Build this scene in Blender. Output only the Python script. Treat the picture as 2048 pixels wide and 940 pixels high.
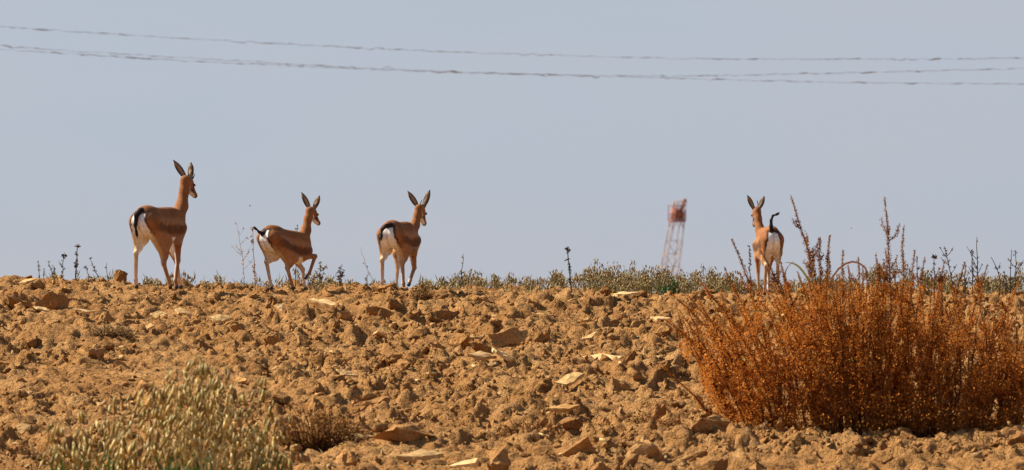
import bpy, bmesh, math, random
import numpy as np
from mathutils import Vector, Matrix

random.seed(7)
rng = np.random.default_rng(11)
R = math.radians
scene = bpy.context.scene
for o in list(bpy.data.objects):
    bpy.data.objects.remove(o)
COL = scene.collection

# ------------------------------------------------------------------ camera, sky, sun, exposure
FPX = 13800.0                 # focal length in photograph pixels (2048 wide)
CAMZ = 1.6                    # eye height above the field at the camera
PITCH = 0.01233
cam_d = bpy.data.cameras.new('camera')
cam = bpy.data.objects.new('camera', cam_d)
COL.objects.link(cam)
cam.location = (0, 0, CAMZ)
cam.rotation_euler = (math.pi / 2 + PITCH, 0, 0)
cam_d.sensor_width = 36.0
cam_d.lens = 36.0 * FPX / 2048.0
cam_d.clip_start = 0.5
cam_d.clip_end = 20000
cam_d.dof.use_dof = True
cam_d.dof.focus_distance = 58.0
cam_d.dof.aperture_fstop = 9.0
scene.camera = cam

SUN_EL, SUN_AZ = R(42), R(-74)      # azimuth measured from +Y (away from the camera) towards +X
world = bpy.data.worlds.new('World')
scene.world = world
world.use_nodes = True
wn = world.node_tree
sky = wn.nodes.new('ShaderNodeTexSky')
sky.sky_type = 'NISHITA'
sky.sun_disc = False
sky.sun_elevation = SUN_EL
sky.sun_rotation = SUN_AZ
sky.altitude = 800
sky.air_density = 1.0
sky.dust_density = 0.5
sky.ozone_density = 3.0
bg = wn.nodes['Background']
bg.inputs['Strength'].default_value = 0.062
# dry summer dust haze: thick towards the horizon all round, thin overhead
tc = wn.nodes.new('ShaderNodeTexCoord')
sp = wn.nodes.new('ShaderNodeSeparateXYZ')
wn.links.new(tc.outputs['Generated'], sp.inputs[0])
mr = wn.nodes.new('ShaderNodeMapRange')
mr.inputs['From Min'].default_value = 0.03; mr.inputs['From Max'].default_value = 0.55
mr.inputs['To Min'].default_value = 0.78; mr.inputs['To Max'].default_value = 0.15
wn.links.new(sp.outputs['Z'], mr.inputs['Value'])
hz = wn.nodes.new('ShaderNodeMix'); hz.data_type = 'RGBA'
hn = wn.nodes.new('ShaderNodeTexNoise')
hn.inputs['Scale'].default_value = 9.0; hn.inputs['Detail'].default_value = 4
hm = wn.nodes.new('ShaderNodeMapping'); hm.inputs['Scale'].default_value = (1, 1, 3.5)
wn.links.new(tc.outputs['Generated'], hm.inputs[0]); wn.links.new(hm.outputs[0], hn.inputs['Vector'])
hr = wn.nodes.new('ShaderNodeValToRGB')
hr.color_ramp.elements[0].position = .35; hr.color_ramp.elements[0].color = (3.52, 3.96, 5.08, 1)
hr.color_ramp.elements[1].position = .68; hr.color_ramp.elements[1].color = (3.90, 4.04, 4.96, 1)
wn.links.new(hn.outputs['Fac'], hr.inputs[0]); wn.links.new(hr.outputs[0], hz.inputs[7])
wn.links.new(mr.outputs['Result'], hz.inputs[0])
wn.links.new(sky.outputs['Color'], hz.inputs[6])
wn.links.new(hz.outputs[2], bg.inputs['Color'])

sd = bpy.data.lights.new('sun', 'SUN')
sd.energy = 5.0
sd.angle = R(0.5)
sd.color = (1.0, 0.93, 0.82)
sun = bpy.data.objects.new('sun', sd)
COL.objects.link(sun)
to_sun = Vector((math.sin(SUN_AZ) * math.cos(SUN_EL), math.cos(SUN_AZ) * math.cos(SUN_EL), math.sin(SUN_EL)))
sun.rotation_euler = to_sun.to_track_quat('Z', 'Y').to_euler()
sun.location = (-20, 30, 40)

vs = scene.view_settings
vs.view_transform = 'Standard'
vs.look = 'None'
vs.exposure = 0.9
vs.gamma = 1.0
vs.use_curve_mapping = False

# ------------------------------------------------------------------ helpers
def hash2(ix, iy, seed):
    h = (ix.astype(np.int64) * 374761393 + iy.astype(np.int64) * 668265263 + seed * 974711) & 0x7fffffff
    h = (h ^ (h >> 13)) * 1274126177 & 0x7fffffff
    h = (h ^ (h >> 16)) & 0xffff
    return h / 65535.0

def vnoise(x, y, seed=0):
    xi, yi = np.floor(x), np.floor(y)
    fx, fy = x - xi, y - yi
    fx = fx * fx * fx * (fx * (fx * 6 - 15) + 10)
    fy = fy * fy * fy * (fy * (fy * 6 - 15) + 10)
    a = hash2(xi, yi, seed); b = hash2(xi + 1, yi, seed)
    c = hash2(xi, yi + 1, seed); d = hash2(xi + 1, yi + 1, seed)
    return (a + (b - a) * fx) * (1 - fy) + (c + (d - c) * fx) * fy   # 0..1

def fbm(x, y, seed=0, octs=4, gain=0.5):
    s, a, t = 0, 1.0, 0
    for i in range(octs):
        ca, sa = math.cos(0.7 * i + 0.3), math.sin(0.7 * i + 0.3)
        s = s + a * vnoise((x * ca - y * sa) * 2 ** i, (x * sa + y * ca) * 2 ** i, seed + 17 * i)
        t += a; a *= gain
    return s / t

def smooth(a, b, x):
    t = np.clip((x - a) / (b - a), 0, 1)
    return t * t * (3 - 2 * t)

_py = np.array([-60, -20, 0, 20, 36, 43, 52, 60, 62.2, 66, 75, 100, 160, 400, 9000.])
_pz = np.array([-1.0, -.25, 0, .12, .42, .666, 1.25, 1.79, 1.85, 1.80, 1.25, -1, -3, -4, -4.])
def pchip(xs, ys):
    h = np.diff(xs); d = np.diff(ys) / h
    m = np.zeros_like(ys)
    for i in range(1, len(xs) - 1):
        if d[i - 1] * d[i] > 0:
            w1, w2 = 2 * h[i] + h[i - 1], h[i] + 2 * h[i - 1]
            m[i] = (w1 + w2) / (w1 / d[i - 1] + w2 / d[i])
    m[0], m[-1] = d[0], d[-1]
    def f(x):
        x = np.asarray(x, float)
        k = np.clip(np.searchsorted(xs, x) - 1, 0, len(h) - 1)
        t = np.clip((x - xs[k]) / h[k], 0, 1)
        return ((2*t**3 - 3*t**2 + 1) * ys[k] + (t**3 - 2*t**2 + t) * h[k] * m[k]
                + (-2*t**3 + 3*t**2) * ys[k + 1] + (t**3 - t**2) * h[k] * m[k + 1])
    return f
prof = pchip(_py, _pz)
lat = pchip(np.array([-30, -8, -4.45, -1.85, 0, 1.2, 4.5, 8, 30.]), np.array([.12, .12, .085, .012, .01, -.02, -.05, -.05, -.05]))

def zmacro(x, y):
    return prof(y) + lat(x) * smooth(48, 60, y) * (1 - smooth(70, 100, y))

def roughness(x, y):
    return smooth(.38, .58, fbm(x / 1.5, y / 1.5, 83, 2))

def plates(x, y, cell, amp, tilt, seed):
    """broken soil: irregular cells, each a small plane of its own height and tilt"""
    u, v = x / cell, y / cell
    iu, iv = np.floor(u), np.floor(v)
    best = np.full(u.shape, 1e9); out = np.zeros(u.shape)
    for du_ in (-1, 0, 1):
        for dv_ in (-1, 0, 1):
            a, b = iu + du_, iv + dv_
            cx_, cy_ = a + .1 + .8 * hash2(a, b, seed), b + .1 + .8 * hash2(a, b, seed + 1)
            dx, dy = u - cx_, v - cy_
            d = dx * dx + dy * dy - .25 * hash2(a, b, seed + 5)
            h = amp * (hash2(a, b, seed + 2) ** 2 - .25) + cell * (tilt * (hash2(a, b, seed + 3) - .5) * 2 * dx + tilt * (hash2(a, b, seed + 4) - .6) * 2 * dy) - amp * .5 * (dx * dx + dy * dy)
            m = d < best
            best = np.where(m, d, best); out = np.where(m, h, out)
    return out

def disp(x, y):
    x = np.asarray(x, float); y = np.asarray(y, float)
    w = smooth(30, 41, y) * (1 - smooth(63, 68, y)) * (1 - smooth(9, 14, np.abs(x)))
    wob = fbm(x / 2.2, y / 2.2, 5, 2) * 2.6
    fur = np.sin((y + 0.10 * x) * 2 * math.pi / 0.95 + wob * 2.2)
    d = 0.030 * fur * (0.4 + 0.9 * vnoise(x / 1.7, y / 1.1, 9))
    d = d + 0.13 * (fbm(x / 1.1, y / 0.8, 21, 3) - 0.5)
    n = fbm(x / 0.30, y / 0.26, 33, 3)
    d = d + 0.07 * (1 - np.abs(2 * n - 1)) ** 2 * (0.25 + 1.1 * vnoise(x / .9, y / .9, 40)) - 0.05
    n2 = fbm(x / 0.11, y / 0.10, 51, 2)
    d = d + 0.040 * (n2 - 0.5)
    wx = x + .10 * (fbm(x / .12, y / .12, 71, 3) - .5); wy = y + .10 * (fbm(x / .12, y / .12, 75, 3) - .5)
    rough = roughness(x, y)
    d = d + plates(wx, wy * .6, .34, .055, .15, 101) * (.06 + 1.05 * rough) + plates(wx + 3, wy * .6, .105, .048, .28, 131) * (.22 + .85 * rough)
    d = d + plates(wx * 1.0 + 7, wy * .8, .066, .026, .35, 161)
    # trampled plain strip by the crest where the animals stand
    d = d * (1 - 0.15 * smooth(58.2, 59.4, y) * (1 - smooth(61.8, 63, y)))
    return d * w

def gz(x, y):
    return zmacro(x, y) + disp(x, y)

def gz1(x, y):
    return float(gz(np.array([x]), np.array([y]))[0])

def ray(px, py):
    return (px - 1024) / FPX, math.tan(PITCH) - (py - 470) / FPX

def at(px, py):
    """point of the bare slope seen at a photograph pixel"""
    rx, rz = ray(px, py)
    ys = np.arange(38, 63, 0.02)
    hit = np.nonzero(CAMZ + rz * ys < zmacro(rx * ys, ys))[0]
    y = ys[hit[0]] if len(hit) else 62.0
    return rx * y, y

def pt(px, py, y):
    rx, rz = ray(px, py)
    return np.array([rx * y, y, CAMZ + rz * y])

# ---- mesh builders
class MB:
    def __init__(s):
        s.V = []; s.F = []; s.C = []; s.n = 0
    def add(s, V, F, c=None):
        V = np.asarray(V, float)
        s.V.append(V)
        for f in (F if isinstance(F, list) else [F]):
            s.F.append(np.asarray(f, np.int64) + s.n)
        if c is None:
            c = (1, 1, 1)
        c = np.asarray(c, float)
        if c.ndim == 1:
            c = np.tile(c, (len(V), 1))
        s.C.append(c)
        s.n += len(V)
    def tube(s, P, rad, sides=5, c=None, cap=True):
        P = np.asarray(P, float); n = len(P)
        rad = np.broadcast_to(np.asarray(rad, float), (n,))
        T = np.gradient(P, axis=0)
        T /= np.linalg.norm(T, axis=1)[:, None] + 1e-9
        up = np.array([0, 0, 1.]) if abs(T[0][2]) < .8 else np.array([1., 0, 0])
        A = np.cross(T, up); A /= np.linalg.norm(A, axis=1)[:, None] + 1e-9
        B = np.cross(T, A)
        an = np.arange(sides) * 2 * math.pi / sides
        V = P[:, None, :] + rad[:, None, None] * (np.cos(an)[None, :, None] * A[:, None, :] + np.sin(an)[None, :, None] * B[:, None, :])
        i = np.arange(n - 1)[:, None] * sides; j = np.arange(sides)[None, :]
        Q = np.stack([i + j, i + (j + 1) % sides, i + sides + (j + 1) % sides, i + sides + j], -1).reshape(-1, 4)
        F = [Q]
        if cap:
            F.append(np.array([list(range(sides))[::-1]]))
            F.append(np.array([[(n - 1) * sides + k for k in range(sides)]]))
        s.add(V.reshape(-1, 3), F, c)
    def mesh(s, name, smooth_=False):
        me = bpy.data.meshes.new(name)
        V = np.concatenate(s.V); C = np.concatenate(s.C)
        tot = np.concatenate([np.full(len(f), f.shape[1]) for f in s.F])
        loops = np.concatenate([f.ravel() for f in s.F])
        me.vertices.add(len(V)); me.vertices.foreach_set('co', V.astype(np.float32).ravel())
        me.loops.add(len(loops)); me.loops.foreach_set('vertex_index', loops.astype(np.int32))
        me.polygons.add(len(tot))
        st = np.concatenate([[0], np.cumsum(tot)[:-1]])
        me.polygons.foreach_set('loop_start', st.astype(np.int32))
        me.polygons.foreach_set('loop_total', tot.astype(np.int32))
        if smooth_:
            me.polygons.foreach_set('use_smooth', np.ones(len(tot), bool))
        at_ = me.attributes.new('Col', 'FLOAT_COLOR', 'POINT')
        at_.data.foreach_set('color', np.concatenate([C, np.ones((len(C), 1))], 1).astype(np.float32).ravel())
        me.update(calc_edges=True)
        me.validate()
        return me
    def build(s, name, mat, parent=None, smooth_=False):
        return obj(name, s.mesh(name, smooth_), mat, parent)

def obj(name, me, mat=None, parent=None):
    o = bpy.data.objects.new(name, me)
    COL.objects.link(o)
    if mat is not None and me is not None and len(me.materials) == 0:
        me.materials.append(mat)
    o.parent = parent
    return o

def tag(o, label=None, cat=None, group=None, kind=None):
    if label: o['label'] = label
    if cat: o['category'] = cat
    if group: o['group'] = group
    if kind: o['kind'] = kind
    return o

def empty(name, loc, rz=0, sc=1):
    o = bpy.data.objects.new(name, None)
    o.empty_display_size = 0.1
    COL.objects.link(o)
    o.location = loc; o.rotation_euler = (0, 0, rz); o.scale = (sc, sc, sc)
    return o

# ------------------------------------------------------------------ materials
def new_mat(name):
    m = bpy.data.materials.new(name); m.use_nodes = True
    nt = m.node_tree
    return m, nt, nt.nodes['Principled BSDF']

def noise_node(nt, scale, detail=4, rough=.55, vec=None):
    n = nt.nodes.new('ShaderNodeTexNoise')
    n.inputs['Scale'].default_value = scale
    n.inputs['Detail'].default_value = detail
    n.inputs['Roughness'].default_value = rough
    if vec is not None: nt.links.new(vec, n.inputs['Vector'])
    return n

def ramp(nt, fac, stops):
    r = nt.nodes.new('ShaderNodeValToRGB')
    el = r.color_ramp.elements
    while len(el) < len(stops): el.new(0.5)
    for e, (p, c) in zip(el, stops):
        e.position = p; e.color = (*c, 1)
    nt.links.new(fac, r.inputs['Fac'])
    return r

def mixc(nt, a, b, fac, mode='MIX'):
    m = nt.nodes.new('ShaderNodeMix'); m.data_type = 'RGBA'; m.blend_type = mode
    for sock, v in ((m.inputs[0], fac), (m.inputs[6], a), (m.inputs[7], b)):
        if hasattr(v, 'is_linked'): nt.links.new(v, sock)
        else: sock.default_value = v if not isinstance(v, tuple) else (*v, 1)
    return m.outputs[2]

def bump(nt, bs, layers, vec):
    prev = None
    for scale, dist, st in layers:
        n = noise_node(nt, scale, 5, .62, vec)
        b = nt.nodes.new('ShaderNodeBump')
        b.inputs['Strength'].default_value = st
        b.inputs['Distance'].default_value = dist
        nt.links.new(n.outputs['Fac'], b.inputs['Height'])
        if prev is not None: nt.links.new(prev.outputs['Normal'], b.inputs['Normal'])
        prev = b
    nt.links.new(prev.outputs['Normal'], bs.inputs['Normal'])

def soil_mat(name, dark, mid, light, obj_random=False, use_col=False, bumps=((14, .05, .9), (60, .016, 1.0))):
    m, nt, bs = new_mat(name)
    geo = nt.nodes.new('ShaderNodeNewGeometry')
    pos = geo.outputs['Position']
    n1 = noise_node(nt, 2.1, 5, .6, pos)
    n2 = noise_node(nt, 34, 4, .65, pos)
    c1 = ramp(nt, n1.outputs['Fac'], [(.30, dark), (.5, mid), (.72, light)]).outputs['Color']
    g = ramp(nt, n2.outputs['Fac'], [(.3, (.72, .70, .68)), (.55, (1, 1, 1)), (.75, (1.22, 1.24, 1.28))]).outputs['Color']
    c = mixc(nt, c1, g, 1.0, 'MULTIPLY')
    if obj_random:
        oi = nt.nodes.new('ShaderNodeObjectInfo')
        rr = ramp(nt, oi.outputs['Random'], [(0, (.80, .77, .74)), (.5, (1, 1, 1)), (1, (1.18, 1.2, 1.24))]).outputs['Color']
        c = mixc(nt, c, rr, 1.0, 'MULTIPLY')
    if use_col:
        a = nt.nodes.new('ShaderNodeAttribute'); a.attribute_name = 'Col'
        c = mixc(nt, c, a.outputs['Color'], 1.0, 'MULTIPLY')
    nt.links.new(c, bs.inputs['Base Color'])
    bs.inputs['Roughness'].default_value = .95
    bs.inputs['Specular IOR Level'].default_value = .12
    bump(nt, bs, bumps, pos)
    return m

SOIL_D, SOIL_M, SOIL_L = (.33, .150, .043), (.43, .209, .065), (.51, .276, .098)
M_soil = soil_mat('ploughed_soil', SOIL_D, SOIL_M, SOIL_L, bumps=((13, .07, 1.0), (45, .026, 1.0)))
M_clod = soil_mat('soil_clod', (.31, .140, .040), (.40, .194, .060), (.48, .256, .090), True)
M_crumb = soil_mat('soil_crumb', SOIL_D, SOIL_M, SOIL_L, False, True, ((16, .05, .9), (60, .018, 1.0)))
M_slab = soil_mat('pale_stone', (.44, .225, .070), (.60, .375, .150), (.68, .44, .195), True, False, ((20, .012, .5), (90, .004, .5)))

def col_mat(name, rough=.8, spec=.2, tint=(1, 1, 1), nscale=60, namp=.25, trans=0, bmp=None):
    """colour comes from the piece's own colour attribute, broken up by fine noise"""
    m, nt, bs = new_mat(name)
    a = nt.nodes.new('ShaderNodeAttribute'); a.attribute_name = 'Col'
    geo = nt.nodes.new('ShaderNodeNewGeometry')
    n = noise_node(nt, nscale, 3, .6, geo.outputs['Position'])
    lo, hi = 1 - namp, 1 + namp
    g = ramp(nt, n.outputs['Fac'], [(.3, tuple(t * lo for t in tint)), (.7, tuple(t * hi for t in tint))]).outputs['Color']
    c = mixc(nt, a.outputs['Color'], g, 1.0, 'MULTIPLY')
    nt.links.new(c, bs.inputs['Base Color'])
    bs.inputs['Roughness'].default_value = rough
    bs.inputs['Specular IOR Level'].default_value = spec
    if bmp: bump(nt, bs, bmp, geo.outputs['Position'])
    if trans:
        tr = nt.nodes.new('ShaderNodeBsdfTranslucent')
        nt.links.new(c, tr.inputs['Color'])
        mx = nt.nodes.new('ShaderNodeMixShader'); mx.inputs[0].default_value = trans
        nt.links.new(bs.outputs[0], mx.inputs[1]); nt.links.new(tr.outputs[0], mx.inputs[2])
        nt.links.new(mx.outputs[0], nt.nodes['Material Output'].inputs['Surface'])
    return m
M_fur = col_mat('short_fur', .85, .12, nscale=45, namp=.14, bmp=((160, .003, .5),))
M_horn = col_mat('horn', .5, .4, nscale=80)
M_eye = col_mat('wet_eye', .12, .6, nscale=5, namp=.01)
M_bush = col_mat('dry_russet_plant', .85, .08, nscale=30, namp=.3, trans=.50)
M_oat = col_mat('dry_straw', .55, .35, nscale=30, namp=.2, trans=.2)
M_weed = col_mat('dry_weed', .85, .1, nscale=40, namp=.25)
M_leaf = col_mat('green_leaf', .6, .3, nscale=20, namp=.2, trans=.3)
M_metal = col_mat('weathered_painted_steel', .7, .3, nscale=2.0, namp=.3)
M_cable = col_mat('dull_aluminium_cable', .6, .3, nscale=3, namp=.2)

# ------------------------------------------------------------------ ground: one sheet out to the horizon
def ground():
    fine_y = np.concatenate([np.arange(41.0, 52, .026), np.arange(52, 63.5, .030)])
    ys = np.concatenate([np.linspace(-60, 28, 40), np.linspace(30, 40.8, 70), fine_y,
                         np.linspace(63.6, 80, 60), 80 + np.geomspace(1, 6000, 46)])
    xf = np.arange(-5.3, 5.3001, .0225)
    out = 5.3 + np.geomspace(.12, 6000, 44)
    xs = np.concatenate([-out[::-1], xf, out])
    X, Y = np.meshgrid(xs, ys)
    Z = gz(X.ravel(), Y.ravel())
    V = np.stack([X.ravel(), Y.ravel(), Z], 1)
    nx, ny = len(xs), len(ys)
    i = np.arange(ny - 1)[:, None] * nx; j = np.arange(nx - 1)[None, :]
    Q = np.stack([i + j, i + j + 1, i + j + 1 + nx, i + j + nx], -1).reshape(-1, 4)
    b = MB(); b.add(V, Q)
    o = b.build('ground', M_soil, smooth_=False)
    tag(o, kind='structure')
    return o
ground()

# ------------------------------------------------------------------ soil clods, stones, crumbs
def hull_mesh(name, npts, squash=(1, 1, 1), sub=0, amp=.0, seed=0, slab=False):
    r = random.Random(seed)
    bm = bmesh.new()
    if slab:
        n = r.randint(4, 6)
        for k in range(n):
            a = 2 * math.pi * (k + r.uniform(-.38, .38)) / n
            q = r.uniform(.55, 1.1)
            for zz in (-1, 1):
                s = q * r.uniform(.86, 1.0)
                bm.verts.new((math.cos(a) * s, math.sin(a) * s * .72, zz * r.uniform(.04, .12)))
    else:
        for k in range(npts):
            v = Vector((r.gauss(0, 1), r.gauss(0, 1), r.gauss(0, 1))).normalized() * r.uniform(.55, 1.1)
            bm.verts.new((v.x * squash[0], v.y * squash[1], v.z * squash[2]))
    ret = bmesh.ops.convex_hull(bm, input=bm.verts[:])
    inside = [v for v in bm.verts if not v.link_faces]
    bmesh.ops.delete(bm, geom=inside, context='VERTS')
    if sub:
        bmesh.ops.triangulate(bm, faces=bm.faces[:])
        bmesh.ops.subdivide_edges(bm, edges=bm.edges[:], cuts=sub, use_grid_fill=True)
        bmesh.ops.triangulate(bm, faces=bm.faces[:])
        bm.normal_update()
        P = np.array([v.co[:] for v in bm.verts]); N = np.array([v.normal[:] for v in bm.verts])
        sd_ = seed * 31
        n3 = (fbm(P[:, 0] * 2.3 + sd_, P[:, 1] * 2.3 + P[:, 2] * 1.7, 3, 3) + fbm(P[:, 2] * 2.5 - sd_, P[:, 0] * 2.1 + P[:, 1], 8, 3)) - 1
        n4 = 1.6 * fbm(P[:, 0] * 7 + P[:, 2] * 4, P[:, 1] * 7 - P[:, 2] * 5 + sd_, 13, 2) - .8
        D = (n3 * amp * 2 + n4 * amp)
        for v, n_, d in zip(bm.verts, N, D):
            v.co += Vector(n_) * float(d)
    me = bpy.data.meshes.new(name)
    bm.to_mesh(me); bm.free()
    return me

CLOD = [hull_mesh('soil_clod', 12, (1, .9, .75), 3, .15, s) for s in range(18)]
SLAB = [hull_mesh('flat_stone', 0, sub=3, amp=.065, seed=100 + s, slab=True) for s in range(9)]
for me in CLOD: me.materials.append(M_clod)
for me in SLAB: me.materials.append(M_slab)

def put(name, me, x, y, size, rot, squash=(1, 1, 1), sink=.3, label=None, cat=None, group=None):
    o = bpy.data.objects.new(name, me)
    COL.objects.link(o)
    o.scale = (size * squash[0], size * squash[1], size * squash[2])
    o.rotation_euler = rot
    z = gz1(x, y)
    # half height after rotation, so that it rests partly bedded in the loose soil
    M = o.rotation_euler.to_matrix() @ Matrix.Diagonal(o.scale)
    zs = [abs((M @ Vector(c))[2]) for c in ((1, 0, 0), (0, 1, 0), (0, 0, .72 if me in CLOD else .12))]
    hh = max(zs) * .62 + .0
    o.location = (x, y, z + hh * (1 - 2 * sink))
    tag(o, label, cat, group)
    return o

G_CLOD = 'soil clods strewn over the ploughed field'
L_CLOD = 'rough tan soil clod lying loose among others on the ploughed slope'
G_SLAB = 'flat pale stones on the ploughed field'
L_SLAB = 'small flat pale stone lying among the tan soil clods'
# (px, py of its foot, half width in px, kind, label)   k = clod, s = slab
HAND = [
 (240, 572, 20, 'k', 'upright square-shouldered soil block on the crest beside the tallest gazelle', (0, .1, .3), (.85, .8, 1.5)),
 (38, 615, 36, 'k', None, None, None), (106, 620, 36, 'k', None, None, None),
 (405, 694, 34, 'k', 'big dark rounded soil clod above the tallest wild oats', (.2, .1, .4), (1.1, .9, .95)),
 (588, 686, 28, 'k', None, (.3, .5, .2), (1, .8, 1.3)), (542, 684, 22, 'k', None, (.2, .6, .1), (.8, .8, 1.3)),
 (548, 617, 20, 'k', 'pyramid-shaped soil clod on the slope below the crouching gazelle', (.1, .3, .2), (.8, .8, 1.5)),
 (790, 612, 26, 'k', None, None, None), (962, 612, 26, 'k', None, None, None), (998, 600, 18, 'k', None, None, None),
 (1022, 690, 36, 'k', 'tall steep-sided soil block standing in the middle of the bare slope', (.1, .15, .2), (1, .8, 1.45)),
 (1085, 686, 30, 'k', None, (.1, .3, .2), (.9, .8, 1.25)), (930, 684, 34, 'k', None, (.3, .3, .8), (1, .8, 1.25)),
 (1210, 612, 16, 'k', None, None, None), (1242, 646, 18, 'k', None, None, None), (1365, 612, 22, 'k', None, None, None),
 (1312, 832, 30, 'k', 'tall dark furrowed soil clod standing beside the rust-red shrub', (.2, .1, .3), (.8, .8, 1.6)),
 (1425, 888, 44, 'k', None, None, None), (1420, 950, 56, 'k', None, None, None), (1500, 950, 40, 'k', None, None, None),
 (823, 838, 18, 'k', None, None, None), (880, 826, 30, 'k', None, None, None), (935, 844, 22, 'k', None, None, None),
 (989, 926, 42, 'k', None, None, None), (1035, 812, 22, 'k', None, None, None),
 (738, 828, 48, 'k', 'large wedge-shaped soil clod with a flat shaded side', (.1, -.35, .25), (1.15, .9, .8)),
 (806, 892, 56, 'k', 'large smooth triangular soil clod behind the two long pale slabs', (.1, .1, .9), (1.1, .9, .75)),
 (60, 684, 24, 'k', None, None, None), (262, 655, 26, 'k', None, None, None), (820, 640, 40, 'k', None, None, None),
 (760, 640, 34, 'k', None, None, None), (880, 648, 30, 'k', None, None, None), (1290, 930, 40, 'k', None, None, None),
 (1175, 910, 34, 'k', None, None, None), (690, 940, 36, 'k', None, None, None), (600, 930, 26, 'k', None, None, None),
 (646, 612, 34, 's', 'arched pale slab lying on the slope below the walking gazelle', (.30, .12, .1), None),
 (440, 645, 24, 's', None, (.45, .1, .2), None), (319, 634, 18, 's', 'bright cream flat stone on the slope below the tallest gazelle', (.55, .0, .1), None),
 (364, 640, 20, 's', None, (.4, .3, .1), None), (170, 641, 20, 's', None, (.25, .2, .1), None), (85, 636, 13, 's', None, (.3, .2, .1), None),
 (1006, 722, 28, 's', 'thin pale slab tilted on edge in mid slope', (.15, .55, .1), None),
 (962, 722, 30, 's', None, (.3, .15, .3), None), (1062, 727, 18, 's', None, (.4, .35, .1), None),
 (1078, 645, 24, 's', None, (.15, .02, .1), None),
 (1246, 600, 28, 's', 'flat slab perched on a small clod at the crest before the wild oats', (.10, -.03, .0), None),
 (1323, 648, 22, 's', None, (.15, .1, .0), None), (1206, 645, 12, 's', None, None, None),
 (1178, 680, 17, 's', None, (.4, -.3, .2), None), (1195, 712, 40, 's', None, (.25, -.1, .2), None),
 (1332, 742, 22, 'k', 'pale rounded stone touched by the trailing stems of the rust-red shrub', (.1, .2, .4), (1, .8, 1.0)),
 (838, 922, 44, 's', 'long pale slab, the longer of two side by side below a triangular clod', (.22, .02, .05), None),
 (932, 926, 36, 's', 'shorter pale slab with a raised end beside the longest slab', (.25, -.2, .1), None),
 (1123, 838, 30, 's', None, (.3, -.15, .1), None), (1139, 776, 28, 's', None, (.5, -.25, .1), None),
 (696, 780, 24, 's', None, (.35, .3, .2), None), (44, 862, 18, 's', 'pale upright stone on open soil beside the low oats', (.9, -.4, .2), None),
 (720, 900, 26, 's', None, (.3, .2, .1), None), (860, 760, 18, 's', None, None, None), (480, 770, 20, 's', None, None, None),
 (300, 668, 16, 's', None, None, None), (990, 640, 18, 's', None, None, None), (560, 640, 20, 's', None, None, None),
]
hand_xy = []
for i, (px, py, hw, kind, lab, rot, sq) in enumerate(HAND):
    x, y = at(px, py)
    size = hw * y / FPX * (1.22 if kind == 'k' else 1.3)
    r_ = rot if rot else (random.uniform(-.4, .4), random.uniform(-.4, .4), random.uniform(0, 6.28))
    hand_xy.append((x, y, size))
    if kind == 'k':
        o = put('soil_clod', CLOD[i % len(CLOD)], x, y, size, r_, sq or (1, .85, random.uniform(.8, 1.2)), .22,
                lab or L_CLOD, 'stone' if lab and 'stone' in lab else 'clod', None if lab else G_CLOD)
        if lab and 'rounded stone' in lab:
            o.name = 'pale_stone'
            o.data = o.data.copy(); o.data.materials.clear(); o.data.materials.append(M_slab)
    else:
        o = put('flat_stone', SLAB[i % len(SLAB)], x, y, size, r_, (1, 1, 1), .12, lab or L_SLAB, 'stone', None if lab else G_SLAB)
        o.location.z += .045
        if lab and 'perched' in lab:
            o.location.z += .05
            put('soil_clod', CLOD[3], x - .03, y, .05, (0, 0, 0), (1, 1, 1.3), .25, 'small soil clod propping up the perched slab at the crest', 'clod')

# free clods, largest first: individuals
def visible_xy(n, y0=41.6, y1=61.6, r=rng):
    y = r.uniform(y0, y1, n * 2)
    x = r.uniform(-1, 1, n * 2) * (y * .0742 + .35)
    return x[:n], y[:n]

def dens(x, y):
    return .22 + .78 * roughness(x, y)

nk = 0
tx, ty = visible_xy(4000)
keep = rng.random(len(tx)) < dens(tx, ty)
for x, y in zip(tx[keep], ty[keep]):
    if nk >= 236: break
    if any((x - a) ** 2 + ((y - b) * .35) ** 2 < (s * 1.1 + .05) ** 2 for a, b, s in hand_xy): continue
    size = min(.060 + rng.exponential(.030), .17)
    r_ = tuple(rng.uniform(-.5, .5, 2)) + (rng.uniform(0, 6.28),)
    if rng.random() < .13:
        put('flat_stone', SLAB[nk % 9], x, y, size * 1.0, (rng.uniform(-.1, .5), rng.uniform(-.35, .35), rng.uniform(0, 6.28)), (1, 1, 1), .12, L_SLAB, 'stone', G_SLAB)
    else:
        put('soil_clod', CLOD[nk % 18], x, y, size, r_, (1, rng.uniform(.7, 1), rng.uniform(.7, 1.2)), .25, L_CLOD, 'clod', G_CLOD)
    nk += 1

def rot_mats(n, tilt=math.pi):
    a = rng.uniform(0, 2 * math.pi, n); b = rng.uniform(-tilt, tilt, n); c = rng.uniform(-tilt, tilt, n)
    ca, sa, cb, sb, cc, sc = np.cos(a), np.sin(a), np.cos(b), np.sin(b), np.cos(c), np.sin(c)
    Rz = np.zeros((n, 3, 3)); Rz[:, 0, 0] = ca; Rz[:, 0, 1] = -sa; Rz[:, 1, 0] = sa; Rz[:, 1, 1] = ca; Rz[:, 2, 2] = 1
    Rx = np.zeros((n, 3, 3)); Rx[:, 0, 0] = 1; Rx[:, 1, 1] = cb; Rx[:, 1, 2] = -sb; Rx[:, 2, 1] = sb; Rx[:, 2, 2] = cb
    Ry = np.zeros((n, 3, 3)); Ry[:, 1, 1] = 1; Ry[:, 0, 0] = cc; Ry[:, 0, 2] = sc; Ry[:, 2, 0] = -sc; Ry[:, 2, 2] = cc
    return Rz @ Rx @ Ry

def mesh_arrays(me):
    me.calc_loop_triangles()
    V = np.empty(len(me.vertices) * 3); me.vertices.foreach_get('co', V)
    F = np.empty(len(me.loop_triangles) * 3, np.int32); me.loop_triangles.foreach_get('vertices', F)
    return V.reshape(-1, 3), F.reshape(-1, 3)

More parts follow.
